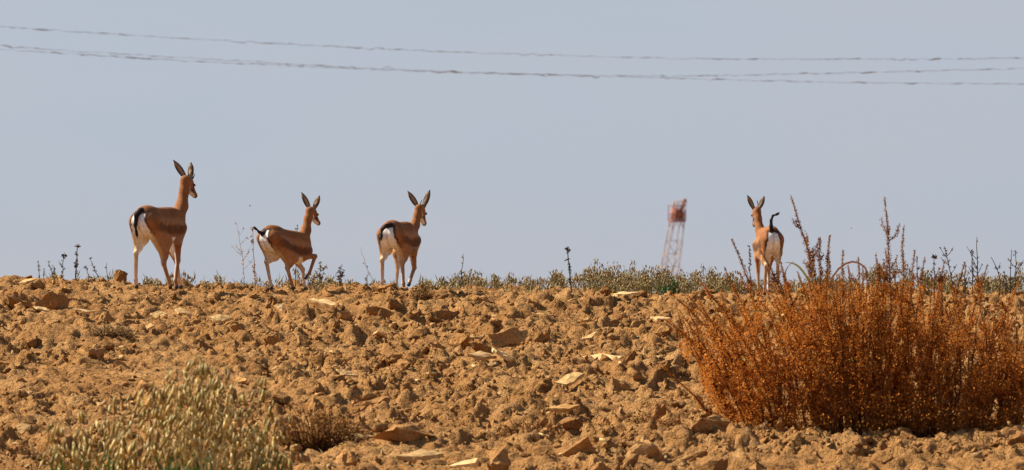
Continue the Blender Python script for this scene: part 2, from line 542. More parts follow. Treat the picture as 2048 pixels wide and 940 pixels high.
def scatter(name, bases, n, smin, smean, smax, mat, label, cat, tilt=math.pi, lift=.15, cols=None, y0=41.2, y1=62.6, zs=1.0, shade=1.0):
    b = MB()
    x, y = visible_xy(n * 2, y0, y1)
    k = rng.random(len(x)) < dens(x, y)
    x, y = x[k][:n], y[k][:n]
    n = len(x)
    s = np.minimum(smin + rng.exponential(smean, n), smax)
    z = gz(x, y) + s * lift
    RM = rot_mats(n, tilt)
    which = rng.integers(0, len(bases), n)
    for w, (V, F) in enumerate(bases):
        ii = np.nonzero(which == w)[0]
        P = np.einsum('nij,vj->nvi', RM[ii], V * np.array([1, 1, zs])) * s[ii][:, None, None]
        P += np.stack([x[ii], y[ii], z[ii]], 1)[:, None, :]
        FF = F[None] + (np.arange(len(ii)) * len(V))[:, None, None]
        c = shade * rng.uniform(.80, 1.15, (len(ii), 1)) * np.array([1, 1, 1])[None]
        pale = rng.random(len(ii)) < .10
        c[pale] = c[pale] * np.array([1.25, 1.45, 1.8])
        b.add(P.reshape(-1, 3), FF.reshape(-1, 3), np.repeat(c, len(V), 0))
    o = b.build(name, mat)
    tag(o, label, cat, kind='stuff')
    return o
B_mid = [mesh_arrays(hull_mesh('tmp', 9, (1, .8, .6), 1, .20, 200 + s)) for s in range(10)]
B_small = [mesh_arrays(hull_mesh('tmp', 8, (1, .8, .65), 0, 0, 300 + s)) for s in range(12)]
B_plate = [mesh_arrays(hull_mesh('tmp', 0, seed=450 + s, slab=True, sub=2, amp=.13)) for s in range(8)]
B_flat = [mesh_arrays(hull_mesh('tmp', 0, seed=400 + s, slab=True)) for s in range(6)]
scatter('small_clods', B_mid, 3400, .022, .022, .085, M_crumb, 'fist-sized tan soil clods covering the ploughed slope', 'clods', lift=-.05)
scatter('soil_crumbs', B_small, 26000, .008, .010, .042, M_crumb, 'loose crumbs of tan soil covering the ploughed slope', 'soil')
scatter('soil_plates', B_plate, 750, .035, .030, .12, M_crumb, 'tilted flakes of crusted tan soil strewn over the ploughed slope', 'soil', tilt=.45, lift=.10, zs=1.7, shade=.86)
scatter('stone_chips', B_flat, 450, .02, .018, .06, M_slab, 'pale flat stone chips scattered over the ploughed slope', 'stones', tilt=.5, lift=.1)
def straw_litter(n=1500):
    b = MB()
    x, y = visible_xy(n, 41.5, 62.5)
    z = gz(x, y) + .006
    for i in range(n):
        a = rng.uniform(0, 6.28); h = rng.uniform(.012, .05)
        d = np.array([math.cos(a), math.sin(a), rng.uniform(-.1, .8)]) * h
        p = np.array([x[i], y[i], z[i]])
        b.tube([p - d * .4, p + d * .2 + [0, 0, .003], p + d], [.0016, .0019, .0012], 4, np.array([(.58, .44, .24), (.46, .32, .15), (.30, .18, .08)][i % 3]) * rng.uniform(.8, 1.2), cap=False)
    tag(b.build('straw_litter', STRAWM), 'bits of dry straw and broken stalks littering the ploughed soil', 'straw', kind='stuff')
STRAWM = M_oat
straw_litter()
for me in [m for m in bpy.data.meshes if m.name.startswith('tmp')]:
    bpy.data.meshes.remove(me)

# ------------------------------------------------------------------ gazelles (one continuous body each)
def sd_cone(P, a, b, ra, rb):
    a, b = np.asarray(a, float), np.asarray(b, float)
    ab = b - a; L2 = ab @ ab + 1e-12
    t = np.clip(((P - a) @ ab) / L2, 0, 1)
    d = np.linalg.norm(P - a - t[..., None] * ab, axis=-1)
    return d - (ra + (rb - ra) * t)

def sd_ell(P, c, M, s):
    q = (P - c) @ M.T
    s = np.asarray(s, float)
    k0 = np.linalg.norm(q / s, axis=-1); k1 = np.linalg.norm(q / (s * s), axis=-1)
    return k0 * (k0 - 1) / (k1 + 1e-9)

def prim_eval(p, P):
    return sd_cone(P, *p[1:5]) if p[0] == 'c' else sd_ell(P, *p[1:4])

def prim_box(p):
    if p[0] == 'c':
        a, b = np.asarray(p[1]), np.asarray(p[2]); r = max(p[3], p[4])
        return np.minimum(a, b) - r, np.maximum(a, b) + r
    r = max(p[3]); return np.asarray(p[1]) - r, np.asarray(p[1]) + r

def smin(a, b, k):
    h = np.clip(.5 + .5 * (b - a) / k, 0, 1)
    return b + (a - b) * h - k * h * (1 - h)

def field(prims, P):
    D = np.full(P.shape[:-1], 10.)
    for p in prims:
        D = smin(D, prim_eval(p, P), p[-2])
    return D

def surface(prims, h=.0065):
    lo = np.min([prim_box(p)[0] for p in prims], 0) - 3 * h
    hi = np.max([prim_box(p)[1] for p in prims], 0) + 3 * h
    n = np.ceil((hi - lo) / h).astype(int) + 1
    D = np.full(n, .5)
    ax = [lo[i] + h * np.arange(n[i]) for i in range(3)]
    for p in prims:
        a, b = prim_box(p); m = p[-2] * 1.2 + 2 * h
        i0 = np.clip(np.floor((a - m - lo) / h).astype(int), 0, n); i1 = np.clip(np.ceil((b + m - lo) / h).astype(int) + 1, 0, n)
        sl = tuple(slice(i0[k], i1[k]) for k in range(3))
        G = np.stack(np.meshgrid(*[ax[k][sl[k]] for k in range(3)], indexing='ij'), -1)
        D[sl] = smin(D[sl], prim_eval(p, G), p[-2])
    S = D < 0
    # surface nets
    c = [S[i:n[0]-1+i, j:n[1]-1+j, k:n[2]-1+k] for i in (0, 1) for j in (0, 1) for k in (0, 1)]
    cnt = sum(q.astype(np.int8) for q in c)
    act = (cnt > 0) & (cnt < 8)
    idx = np.argwhere(act)
    vid = np.full(act.shape, -1, np.int64); vid[act] = np.arange(len(idx))
    acc = np.zeros((len(idx), 3)); w = np.zeros(len(idx))
    corner = [(i, j, k) for i in (0, 1) for j in (0, 1) for k in (0, 1)]
    for u in range(8):
        for v in range(u + 1, 8):
            if sum(abs(np.array(corner[u]) - np.array(corner[v]))) != 1: continue
            A = D[tuple((idx + corner[u]).T)]; B = D[tuple((idx + corner[v]).T)]
            m = (A < 0) != (B < 0)
            t = A[m] / (A[m] - B[m])
            acc[m] += np.array(corner[u]) + t[:, None] * (np.array(corner[v]) - np.array(corner[u])); w[m] += 1
    V = lo + h * (idx + acc / w[:, None])
    F = []
    for axis in range(3):
        e = np.eye(3, dtype=int)[axis]
        o1, o2 = [np.eye(3, dtype=int)[q] for q in range(3) if q != axis]
        A = S[tuple(slice(0, n[q] - e[q]) for q in range(3))]
        B = S[tuple(slice(e[q], n[q]) for q in range(3))]
        P = np.argwhere(A != B)
        ok = np.all(P - o1 - o2 >= 0, 1) & np.all(P < np.array(act.shape), 1)
        P = P[ok]
        flip = A[tuple(P.T)]
        q = np.stack([vid[tuple((P - o1 - o2).T)], vid[tuple((P - o2).T)], vid[tuple(P.T)], vid[tuple((P - o1).T)]], 1)
        if axis == 1: flip = ~flip
        q[~flip] = q[~flip][:, ::-1]
        F.append(q[np.all(q >= 0, 1)])
    F = np.concatenate(F)
    for _ in range(2):      # settle the vertices on the exact surface
        d = field(prims, V)
        g = np.stack([field(prims, V + e) - field(prims, V - e) for e in np.eye(3) * 1e-3], 1) / 2e-3
        g /= np.linalg.norm(g, axis=1)[:, None] + 1e-6
        V = V - np.clip(d, -h, h)[:, None] * g
    return V, F, g

TAN = np.array([.262, .104, .036]); TANL = np.array([.40, .215, .098]); BAND = np.array([.060, .025, .012])
WHITE = np.array([.82, .78, .70]); BLACK = np.array([.018, .013, .011]); CREAM = np.array([.58, .43, .22])

def gazelle(spec):
    a = R(spec['a']); du = spec.get('du', 0); sc = spec['s']
    sa, ca = math.sin(a), math.cos(a)
    def W(v):        # world direction (x right, y away, z up) -> body frame (right, forward, up)
        return np.array([v[0] * ca - v[1] * sa, v[0] * sa + v[1] * ca, v[2]])
    def L(p):        # (forward, left, up) -> body frame
        return np.array([-p[1], p[0], p[2]], float)
    pit = spec.get('pitch', 0)
    T = lambda f, l, u: L((f, l, u + du - pit * f))
    I3 = np.eye(3)
    pr = []
    C = lambda p, q, r1, r2, k, t: pr.append(('c', p, q, r1, r2, k, t))
    E = lambda c, s, k, t, M=I3: pr.append(('e', c, M, s, k, t))
    # trunk: deep chest, tucked belly, rounded rump   (semi axes: right, forward, up)
    E(T(.16, 0, .515), (.098, .19, .148), .02, 'trunk')
    E(T(-.01, 0, .535), (.100, .22, .115), .05, 'trunk')
    E(T(-.215, 0, .555), (.108, .155, .125), .05, 'trunk')
    C(T(-.28, 0, .62), T(.20, 0, .625), .045, .04, .05, 'trunk')
    for s, key in ((1, 'HL'), (-1, 'HR')):
        st, ho, fe, hf = [L(p) for p in spec[key]]
        hip = T(-.23, .058 * s, .545); but = T(-.31, .055 * s, .55)
        C(hip, st, .084, .054, .022, key)
        C(but, st * .35 + ho * .65, .062, .030, .04, key)
        C(st, ho, .050, .021, .03, key)
        C(ho, fe, .0195, .0145, .016, key)
        C(fe, hf, .0165, .015, .012, key)
    for s, key in ((1, 'FL'), (-1, 'FR')):
        el, kn, fe, hf = [L(p) for p in spec[key]]
        sh = T(.215, .062 * s, .50)
        C(sh, el, .068, .040, .022, key)
        C(el, kn, .036, .021, .025, key)
        C(kn, fe, .0185, .014, .014, key)
        C(fe, hf, .016, .0145, .012, key)
    nk = [L(p) for p in spec['neck']]
    rad = [.078, .050, .038, .036]
    for i in range(len(nk) - 1):
        C(nk[i], nk[i + 1], rad[i] * spec.get('nr', 1), rad[i + 1] * spec.get('nr', 1), .05 if i == 0 else .03, 'neck')
    poll = nk[-1]
    hd = W(spec['head']); hd /= np.linalg.norm(hd)
    up = np.array([0, 0, 1.]); side = np.cross(hd, up); side /= np.linalg.norm(side); hup = np.cross(side, hd)
    M = np.stack([side, hd, hup])
    cr = poll + hd * .035 + hup * .012
    E(cr, (.043, .062, .050), .025, 'head', M)
    C(cr + hd * .02 - hup * .008, cr + hd * .125 - hup * .020, .039, .023, .025, 'head')
    E(cr + hd * .135 - hup * .020, (.021, .026, .021), .014, 'head', M)
    C(cr - hup * .035 + hd * .01, cr + hd * .10 - hup * .036, .024, .015, .02, 'head')
    ears = []
    for s, v in zip((-1, 1), spec['ears']):          # left ear, right ear as seen from behind
        v = W(v); Ln = np.linalg.norm(v); v = v / Ln
        base = cr + side * (.030 * s) + hup * .028 - hd * .02
        # the ear is a broad leaf shape, its flat side turned outwards and back
        n = np.cross(v, W((.35 * s, 1.0, 0))); n /= np.linalg.norm(n); t = np.cross(v, n)
        Me = np.stack([n, v, t])
        E(base + v * Ln * .47, (.0275, Ln * .44, .0120), .008, 'ear', Me)
        C(base + v * Ln * .72, base + v * Ln * 1.03, .0155, .0035, .012, 'ear')
        C(base - v * .01, base + v * Ln * .3, .014, .016, .014, 'ear')
        ears.append((base, v, Ln, n, t))
    tl = [L(p) for p in spec['tail']]
    for i in range(len(tl) - 1):
        r1 = .023 * (1 - .72 * i / (len(tl) - 1)); r2 = .023 * (1 - .72 * (i + 1) / (len(tl) - 1))
        C(tl[i], tl[i + 1], r1, r2, .012, 'tail')
    V, F, N = surface(pr)
    # ---- coat, by the part of the body each point belongs to
    DD = np.stack([prim_eval(p, V) for p in pr]); near = np.argmin(DD, 0)
    tags = np.array([p[-1] for p in pr])[near]
    f, l, u = V[:, 1], -V[:, 0], V[:, 2] - du + pit * V[:, 1]
    nf, nu = N[:, 1], N[:, 2]
    jit = (fbm(V[:, 0] * 40 + V[:, 2] * 23, V[:, 1] * 40 - V[:, 2] * 31, 5, 2) - .5)
    Cc = np.tile(TAN, (len(V), 1))
    def blend(mask, col):
        nonlocal Cc
        mask = np.clip(mask, 0, 1)[:, None]
        Cc = Cc * (1 - mask) + np.asarray(col) * mask
    isT = (tags == 'trunk')
    isH = (tags == 'HL') | (tags == 'HR'); isF = (tags == 'FL') | (tags == 'FR')
    sgn = np.where((tags == 'HL') | (tags == 'FL'), 1, -1)
    body = isT | (isH & (u > .30)) | (isF & (u > .36))
    # paler flank above the dark side band, white belly below it
    blend(body * smooth(.60, .56, u + .03 * jit) * smooth(-.30, -.22, f) * .55, TANL)
    bandc = .480 - .16 * np.clip(f + .05, -1, 1) * (f < -.05) + .03 * (f + .05) * (f >= -.05)
    blend((isT | (isH & (u > .36)) | (isF & (u > .44))) * smooth(.060, .018, np.abs(u - bandc + .03 * jit)) * smooth(-.33, -.22, f) * smooth(.34, .16, f) * .75, BAND)
    blend(isT * smooth(.435, .415, u + .02 * jit) * (f < .32), WHITE)
    # white rump, edged with a dark line, running down between the thighs
    al = np.abs(l)
    edge = (.056 + .030 * smooth(.62, .46, u)) * spec.get('rump', .86)
    rump = body * smooth(-.10, .35, -nf - .18) * smooth(-.27, -.30, f) * smooth(.628, .605, u)
    rear = body & (f < -.24) & (nf < .05)
    blend(rear * smooth(edge + .030, edge + .018, al + .02 * jit) * smooth(.650, .63, u) * smooth(.40, .46, u) * .92, BAND)
    blend(rear * smooth(edge + .010, edge - .002, al + .02 * jit) * smooth(.622, .605, u + .02 * jit), WHITE)
    blend(rear * smooth(.013, .006, al) * smooth(.40, .46, u) * .35, TAN * .8)
    inner = np.where(isH | isF, -np.sign(sgn) * N[:, 0] * -1, 0)     # >0 facing outwards
    outw = sgn * -N[:, 0]
    blend(isH * smooth(.15, -.25, outw) * smooth(.46, .40, u), WHITE)
    blend(isF * smooth(.0, -.4, outw) * smooth(.46, .40, u), WHITE * .9)
    blend(isH * smooth(.05, .5, -nf) * smooth(.50, .40, u) * smooth(.20, .26, u) * smooth(.105, .085, al) * .7, CREAM)
    blend((isH | isF) * smooth(.33, .24, V[:, 2]) * .55, TANL * 1.05)
    # throat and chin pale, nape darker
    isN = tags == 'neck'; isHd = tags == 'head'
    blend(isN * smooth(.2, .7, nf) * .8, CREAM)
    hv = V - cr
    hs, hz, hy = hv @ side, hv @ hup, hv @ hd
    blend(isHd * smooth(-.030, -.040, hz) * .85, WHITE)
    blend(isHd * smooth(.010, .004, np.abs(np.abs(hs) - .030) + 0 * hs) * smooth(.02, .04, hy) * smooth(.11, .08, hy) * .75, BAND)
    blend(isHd * smooth(.125, .145, hy), BLACK * 2)
    blend(isHd * smooth(.02, -.03, hy) * .25, TANL)
    isE = tags == 'ear'
    for (base, v, Ln, n, t) in ears:
        q = V - base
        m = isE & (np.linalg.norm(q - (q @ v)[:, None] * v, axis=1) < .05) & (q @ v > -.01) & (q @ v < Ln * 1.2)
        blend(m * .8, [.25, .16, .09])
        blend(m * smooth(.010, .021, np.abs(q @ n)) * .9, BLACK * 1.6)
        blend(m * smooth(.80, .98, (q @ v) / Ln) * .9, BLACK * 1.6)
        blend(m * smooth(.010, .003, np.abs(q @ n)) * smooth(.12, .3, (q @ v) / Ln) * smooth(.75, .5, (q @ v) / Ln) * .6, [.46, .34, .21])
    isTl = tags == 'tail'
    blend(isTl * 1.0, BLACK * 1.3)
    jit2 = fbm(V[:, 1] * 9 + V[:, 0] * 5, V[:, 2] * 12 - V[:, 0] * 4, 15, 3) - .5
    Cc *= (1 + .30 * jit + .35 * jit2)[:, None]
    root = empty('gazelle', (spec['x'], spec['y'], spec['z']), -a, sc)
    root.scale = (sc * spec.get('w', 1), sc, sc)
    tag(root, spec['label'], 'gazelle', 'gazelles fleeing over the crest')
    b = MB(); b.add(V, F, Cc)
    b.build('body', M_fur, root, True)
    # parts: eyes, horns, hooves, tail tuft
    for s in (-1, 1):
        b = MB(); uvsphere(b, cr + side * (.040 * s) + hup * .010 + hd * .045, .0125, BLACK)
        b.build('eye', M_eye, root, True)
    for s, hl in zip((-1, 1), spec['horns']):
        if hl <= 0: continue
        h0 = cr + side * (.020 * s) + hup * .040 - hd * .0
        P = [h0 + hup * hl * t + (-hd) * hl * .35 * t * t + side * s * hl * .18 * math.sin(t * 2.6) for t in np.linspace(-.1, 1, 9)]
        rr = [(.0110 * (1 - .75 * t)) * (1 + .10 * (k % 2)) for k, t in enumerate(np.linspace(0, 1, 9))]
        b = MB(); b.tube(P, rr, 8, (.03, .024, .02)); b.build('horn', M_horn, root, True)
    for key in ('HL', 'HR', 'FL', 'FR'):
        fe, hf = L(spec[key][2]), L(spec[key][3])
        d = hf - fe; d /= np.linalg.norm(d)
        for s in (-1, 1):
            pass
        b = MB()
        P = [hf - d * .012, hf + d * .004, hf + d * .020]
        b.tube(P, [.0165, .0185, .0150], 9, (.030, .022, .018))
        b.build('hoof', M_horn, root, True)
    # hair tuft at the tail's tip
    b = MB()
    d = tl[-1] - tl[-2]; d /= np.linalg.norm(d)
    for k in range(46):
        q = np.array([random.gauss(0, 1) for _ in range(3)]); q /= np.linalg.norm(q)
        st = tl[-2] * .6 + tl[-1] * .4 + (tl[-1] - tl[-2]) * random.uniform(-.1, .6)
        b.tube([st, st + (d + q * .45) * .022, st + (d * 1.9 + q * .55) * .021], [.004, .0035, .0006], 4, BLACK * random.uniform(.8, 2), cap=False)
    b.build('tail_tuft', M_fur, root)
    return root

def uvsphere(b, c, r, col, nu=10, nv=7):
    th = np.linspace(0, math.pi, nv); ph = np.arange(nu) * 2 * math.pi / nu
    V = np.array([[math.sin(t) * math.cos(p), math.sin(t) * math.sin(p), math.cos(t)] for t in th for p in ph]) * np.asarray(r) + np.asarray(c)
    i = np.arange(nv - 1)[:, None] * nu; j = np.arange(nu)[None, :]
    Q = np.stack([i + j, i + nu + j, i + nu + (j + 1) % nu, i + (j + 1) % nu], -1).reshape(-1, 4)
    b.add(V, Q, col)

def place(px, py, y):
    """where something stands: pixel column and the pixel row of its feet at distance y"""
    p = pt(px, py, y)
    return dict(x=float(p[0]), y=y, z=float(p[2]))

GAZ = [
 dict(a=26, s=1.05, **place(320, 576, 60.3), label='tallest gazelle standing upright with its neck stretched and black tail hanging',
      HL=[(-.15, .085, .41), (-.275, .075, .29), (-.275, .078, .07), (-.262, .078, .015)],
      HR=[(-.06, -.085, .39), (-.075, -.075, .205), (.02, -.072, .055), (.045, -.072, .012)],
      FL=[(.22, .06, .38), (.36, .045, .235), (.41, .04, .065), (.43, .04, .015)],
      FR=[(.16, -.075, .38), (.185, -.068, .23), (.145, -.066, .065), (.165, -.066, .012)],
      neck=[(.25, 0, .545), (.375, 0, .685), (.415, .0, .81), (.425, .0, .905)],
      head=(.085, .085, -.120), ears=[(-.100, -.01, .150), (.004, .03, .130)], horns=(.080, .05),
      tail=[(-.335, 0, .64), (-.385, .012, .60), (-.385, .022, .52), (-.375, .014, .45)]),
 dict(a=35, s=.92, **place(574, 578, 60.6), du=-.105, pitch=.13, rump=.6, nr=.92, label='gazelle crouching in its run with one foreleg folded up and tail held out',
      HL=[(-.09, .085, .32), (-.225, .075, .26), (-.165, .075, .07), (-.150, .075, .015)],
      HR=[(-.02, -.085, .30), (-.095, -.075, .20), (-.03, -.075, .055), (-.005, -.075, .012)],
      FL=[(.20, .07, .30), (.33, .06, .19), (.34, .05, .06), (.355, .05, .012)],
      FR=[(.18, -.075, .315), (.355, -.07, .315), (.265, -.068, .15), (.215, -.068, .115)],
      neck=[(.23, 0, .43), (.30, 0, .56), (.335, 0, .675), (.355, -.0, .750)],
      head=(.075, .085, -.095), ears=[(-.075, -.01, .155), (.050, .03, .125)], horns=(0, 0),
      tail=[(-.33, 0, .535), (-.375, .015, .525), (-.40, .03, .54), (-.425, .045, .565)]),
 dict(a=18, s=.95, **place(800, 580, 60.2), du=-.045, nr=.84, label='gazelle walking off with ears spread wide and dark tail curled over its rump',
      HL=[(-.13, .088, .37), (-.285, .075, .275), (-.272, .076, .07), (-.262, .076, .015)],
      HR=[(-.07, -.085, .37), (-.155, -.075, .245), (-.115, -.072, .06), (-.10, -.072, .012)],
      FL=[(.13, .075, .34), (.11, .06, .215), (.045, .052, .06), (.045, .052, .010)],
      FR=[(.14, -.075, .345), (.20, -.07, .205), (.095, -.066, .09), (.062, -.066, .055)],
      neck=[(.245, 0, .49), (.335, -.03, .60), (.365, -.045, .69), (.38, -.05, .755)],
      head=(.055, .095, -.135), ears=[(-.092, -.01, .145), (.058, .01, .155)], horns=(.085, .05),
      tail=[(-.33, -.015, .59), (-.385, .0, .585), (-.40, .035, .55), (-.395, .045, .485)]),
 dict(a=-7, s=.93, **place(1535, 590, 60.8), du=-.03, nr=.92, w=.86, label='gazelle bounding straight away with raised curled tail and two straight horns',
      HL=[(-.13, .085, .38), (-.30, .07, .275), (-.20, .066, .07), (-.18, .066, .02)],
      HR=[(-.11, -.088, .40), (-.27, -.065, .31), (-.20, -.075, .165), (-.165, -.085, .125)],
      FL=[(.16, .075, .36), (.19, .07, .225), (.16, .07, .065), (.175, .07, .015)],
      FR=[(.19, -.075, .36), (.30, -.065, .235), (.26, -.06, .08), (.25, -.06, .035)],
      neck=[(.245, .0, .505), (.325, .025, .625), (.36, .036, .73), (.375, .040, .805)],
      head=(-.030, .105, -.120), ears=[(-.072, .0, .130), (.060, .0, .125)], horns=(.085, .105),
      tail=[(-.33, .015, .60), (-.37, .028, .645), (-.375, .030, .70), (-.385, .012, .745), (-.40, -.022, .757)]),
]
for g in GAZ:
    gazelle(g)

# ------------------------------------------------------------------ plants
def curve(p0, p1, bend, n=8, wob=.0):
    p0, p1, bend = np.asarray(p0, float), np.asarray(p1, float), np.asarray(bend, float)
    t = np.linspace(0, 1, n)[:, None]
    P = p0 + (p1 - p0) * t + bend * (4 * t * (1 - t))
    if wob:
        P[1:-1] += rng.normal(0, wob, (n - 2, 3))
    return P

def leaves(b, P, D, length, width, col, fold=.35):
    """many small folded leaves: base points P, directions D"""
    n = len(P)
    D = D / (np.linalg.norm(D, axis=1)[:, None] + 1e-9)
    r = rng.normal(0, 1, (n, 3))
    S = np.cross(D, r); S /= np.linalg.norm(S, axis=1)[:, None] + 1e-9
    U = np.cross(S, D)
    length = np.broadcast_to(length, (n,))[:, None]; width = np.broadcast_to(width, (n,))[:, None]
    V = np.stack([P, P + D * length * .5 + S * width + U * width * fold, P + D * length, P + D * length * .5 - S * width + U * width * fold], 1)
    base = (np.arange(n) * 4)[:, None]
    F = np.concatenate([base + np.array([[0, 1, 2]]), base + np.array([[0, 2, 3]])])
    b.add(V.reshape(-1, 3), F, np.repeat(col, 4, 0))

def colvar(n, cols, amp=.25):
    cols = np.asarray(cols, float)
    c = cols[rng.integers(0, len(cols), n)]
    return c * rng.uniform(1 - amp, 1 + amp, (n, 1))

RUST = [(.56, .195, .028), (.60, .225, .038), (.46, .145, .020), (.36, .105, .016), (.60, .26, .06)]
RUSTD = [(.20, .085, .03), (.25, .11, .04)]

rng = np.random.default_rng(21)
def red_bush():
    YB = 46.3
    cx = (1720 - 1024) / FPX * YB
    root = empty('dried_shrub', (cx, YB, gz1(cx, YB)))
    tag(root, 'large dense rust-red dried shrub with tall upright seed spikes', 'shrub')
    rz0 = root.location.z
    off = np.array([cx, YB, rz0])
    px2m = YB / FPX
    fol = MB()
    # tip pixels of spikes that stand out, then the mass
    tips = [(1582, 392, 1640, 20, 1), (1769, 395, 1790, 12, 1), (1808, 452, 1815, 5, 1), (1463, 478, 1500, 10, 1), (1449, 535, 1490, 8, 1),
            (1660, 470, 1652, -14, 1), (1640, 475, 1640, -6, .6), (1612, 478, 1640, -4, .6), (1686, 500, 1680, 0, .6), (1716, 515, 1712, 5, 1),
            (1752, 508, 1750, 4, .7), (1395, 555, 1470, 25, 1), (1345, 590, 1450, 30, 1), (1330, 640, 1445, 25, 1), (1375, 590, 1470, 20, .8),
            (1560, 520, 1590, 8, .8), (1520, 500, 1600, 20, 1.0), (1890, 520, 1880, -5, .7), (1930, 525, 1925, -4, .8), (1850, 515, 1850, 0, .7),
            (1975, 530, 1970, -4, .8), (2040, 560, 2020, -8, .7), (1830, 500, 1830, 0, .8)]
    rest = []
    for k in range(165):
        bx = rng.uniform(1478, 2150)
        t = (bx - 1455) / 685
        topy = np.interp(bx, [1500, 1540, 1600, 1720, 1800, 1880, 1960, 2048, 2140], [620, 590, 560, 532, 540, 570, 610, 640, 680]) + rng.exponential(45) - 18
        lean = np.interp(bx, [1478, 1600, 1800, 2140], [-122, -60, 0, 15]) + rng.normal(0, 38)
        rest.append((bx + lean, topy, bx, rng.normal(0, 14), .75))
    for i, (tx, ty, bx, bend, th) in enumerate(tips + rest):
        dy = rng.uniform(-.35, .45)
        y0 = YB + dy
        base = np.array([(bx - 1024) / FPX * YB, y0, gz1((bx - 1024) / FPX * YB, y0) - .01])
        if i < len(tips):
            base[0] = np.interp(.35, [0, 1], [base[0], cx]) if abs(bx - 1720) > 60 else base[0]
        tip = pt(tx, ty, y0 + rng.uniform(-.12, .12) )
        H = np.linalg.norm(tip - base)
        P = curve(base, tip, (bend * px2m, rng.normal(0, .03), 0), 10, .006)
        b = MB()
        tt = np.linspace(0, 1, 10)
        rr = np.interp(tt, [0, .5, 1], [.0075, .0055, .002]) * (1.0 if th > .7 else .8)
        dc = np.array(RUSTD[i % 2])
        b.tube(P - off, rr, 5, dc)
        # side branches climbing steeply
        nb = int(rng.integers(5, 10)) if i >= len(tips) else int(rng.integers(12, 18))
        segs = [(P, 1.0)]
        for k in range(nb):
            t = rng.uniform(.12, .80) if i >= len(tips) else rng.uniform(.30, .90)
            p0 = P[0] * 0 + np.array([np.interp(t, tt, P[:, q]) for q in range(3)])
            ln = H * (rng.uniform(.10, .26) * (1.15 - t * .7) if i >= len(tips) else rng.uniform(.05, .17) * (1.3 - t * .9))
            az = rng.uniform(0, 2 * math.pi)
            d = np.array([math.cos(az) * .55, math.sin(az) * .55, rng.uniform(.6, 1.0)])
            Q = curve(p0, p0 + d * ln, (d[0] * .12 * ln, 0, -.14 * ln), 6, .004)
            b.tube(Q - off, np.linspace(.0036, .0014, 6), 4, dc, cap=False)
            segs.append((Q, .55))
        b.build('stem', M_bush, root)
        # bract clusters along every twig
        for P_, w in segs:
            Ls = np.linalg.norm(P_[-1] - P_[0])
            main = w == 1.0
            n = int(Ls * ((1000 if i < len(tips) else 480) if main else (620 if i < len(tips) else 430)))
            t = rng.uniform(.05 if main else .1, 1, n) ** .9
            tq = np.linspace(0, 1, len(P_))
            B = np.stack([np.interp(t, tq, P_[:, q]) for q in range(3)], 1)
            spread = np.interp(t, [0, .5, .8, 1], [.020, .019, .013, .004]) * (1 if main else .75)
            if i < len(tips) and main:
                spread *= np.interp(t, [.5, .8], [1.1, 1.05])
            B += rng.normal(0, 1, (n, 3)) * (spread * .55)[:, None]
            D = rng.normal(0, .8, (n, 3)) + np.array([0, 0, .7])
            ln = rng.uniform(.008, .017, n) * np.interp(t, [0, .7, 1], [1.1, 1, .7])
            cols = colvar(n, RUST, .22)
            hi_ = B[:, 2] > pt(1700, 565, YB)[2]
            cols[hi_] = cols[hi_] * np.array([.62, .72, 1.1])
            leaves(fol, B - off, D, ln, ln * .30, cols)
    # lower mass of finer twigs' bracts
    n = 125000
    bx = rng.uniform(1468, 2160, n); hh = rng.beta(1.3, 1.7, n)
    top = np.interp(bx, [1490, 1580, 1720, 1850, 2160], [.66, .92, 1.02, .84, .42])
    leanx = np.interp(bx, [1468, 1600, 1800, 2160], [-134, -65, 0, 20]) * hh
    X = (bx + leanx - 1024) / FPX * YB + rng.normal(0, .02, n); Yv = YB + rng.normal(0, .22, n)
    cl = fbm(X / .09, hh * top / .09 + Yv, 91, 2)
    k = cl > .45
    X, Yv, hz_ = X[k], Yv[k], (hh * top)[k]
    Z = gz(X, Yv) + hz_ + .015
    ln = rng.uniform(.008, .020, len(X))
    leaves(fol, np.stack([X, Yv, Z], 1) - off, rng.normal(0, .8, (len(X), 3)) + np.array([0, 0, .6]), ln, ln * .32, colvar(len(X), RUST, .22))
    tag(fol.build('bracts', M_bush, root), kind='stuff')
    # a few pale dry leaves still hanging in it
    b = MB()
    for k in range(160):
        bx = rng.uniform(1480, 2060); x = (bx - 1024) / FPX * YB; y = YB - rng.uniform(.0, .4)
        z = gz1(x, y) + rng.uniform(.05, .85)
        c = [(.55, .36, .16), (.50, .27, .08), (.38, .34, .10)][k % 3]
        leaves(b, np.array([[x, y, z]]) - off, rng.normal(0, 1, (1, 3)), .035, .008, np.array([c]))
    tag(b.build('dry_leaves', M_bush, root), kind='stuff')
red_bush()

def blade(b, P, w, col):
    """a grass blade: a ribbon with a raised midrib"""
    P = np.asarray(P); n = len(P)
    T = np.gradient(P, axis=0); T /= np.linalg.norm(T, axis=1)[:, None]
    S = np.cross(T, np.array([0, 1., 0.2])); S /= np.linalg.norm(S, axis=1)[:, None] + 1e-9
    U = np.cross(S, T)
    ww = w * np.sin(np.linspace(.25, math.pi, n))[:, None]
    V = np.stack([P + S * ww, P - U * ww * .35, P - S * ww], 1)
    i = np.arange(n - 1)[:, None] * 3; j = np.array([[0, 1]])
    Q = np.stack([i + j, i + j + 1, i + j + 4, i + j + 3], -1).reshape(-1, 4)
    b.add(V.reshape(-1, 3), Q, col)

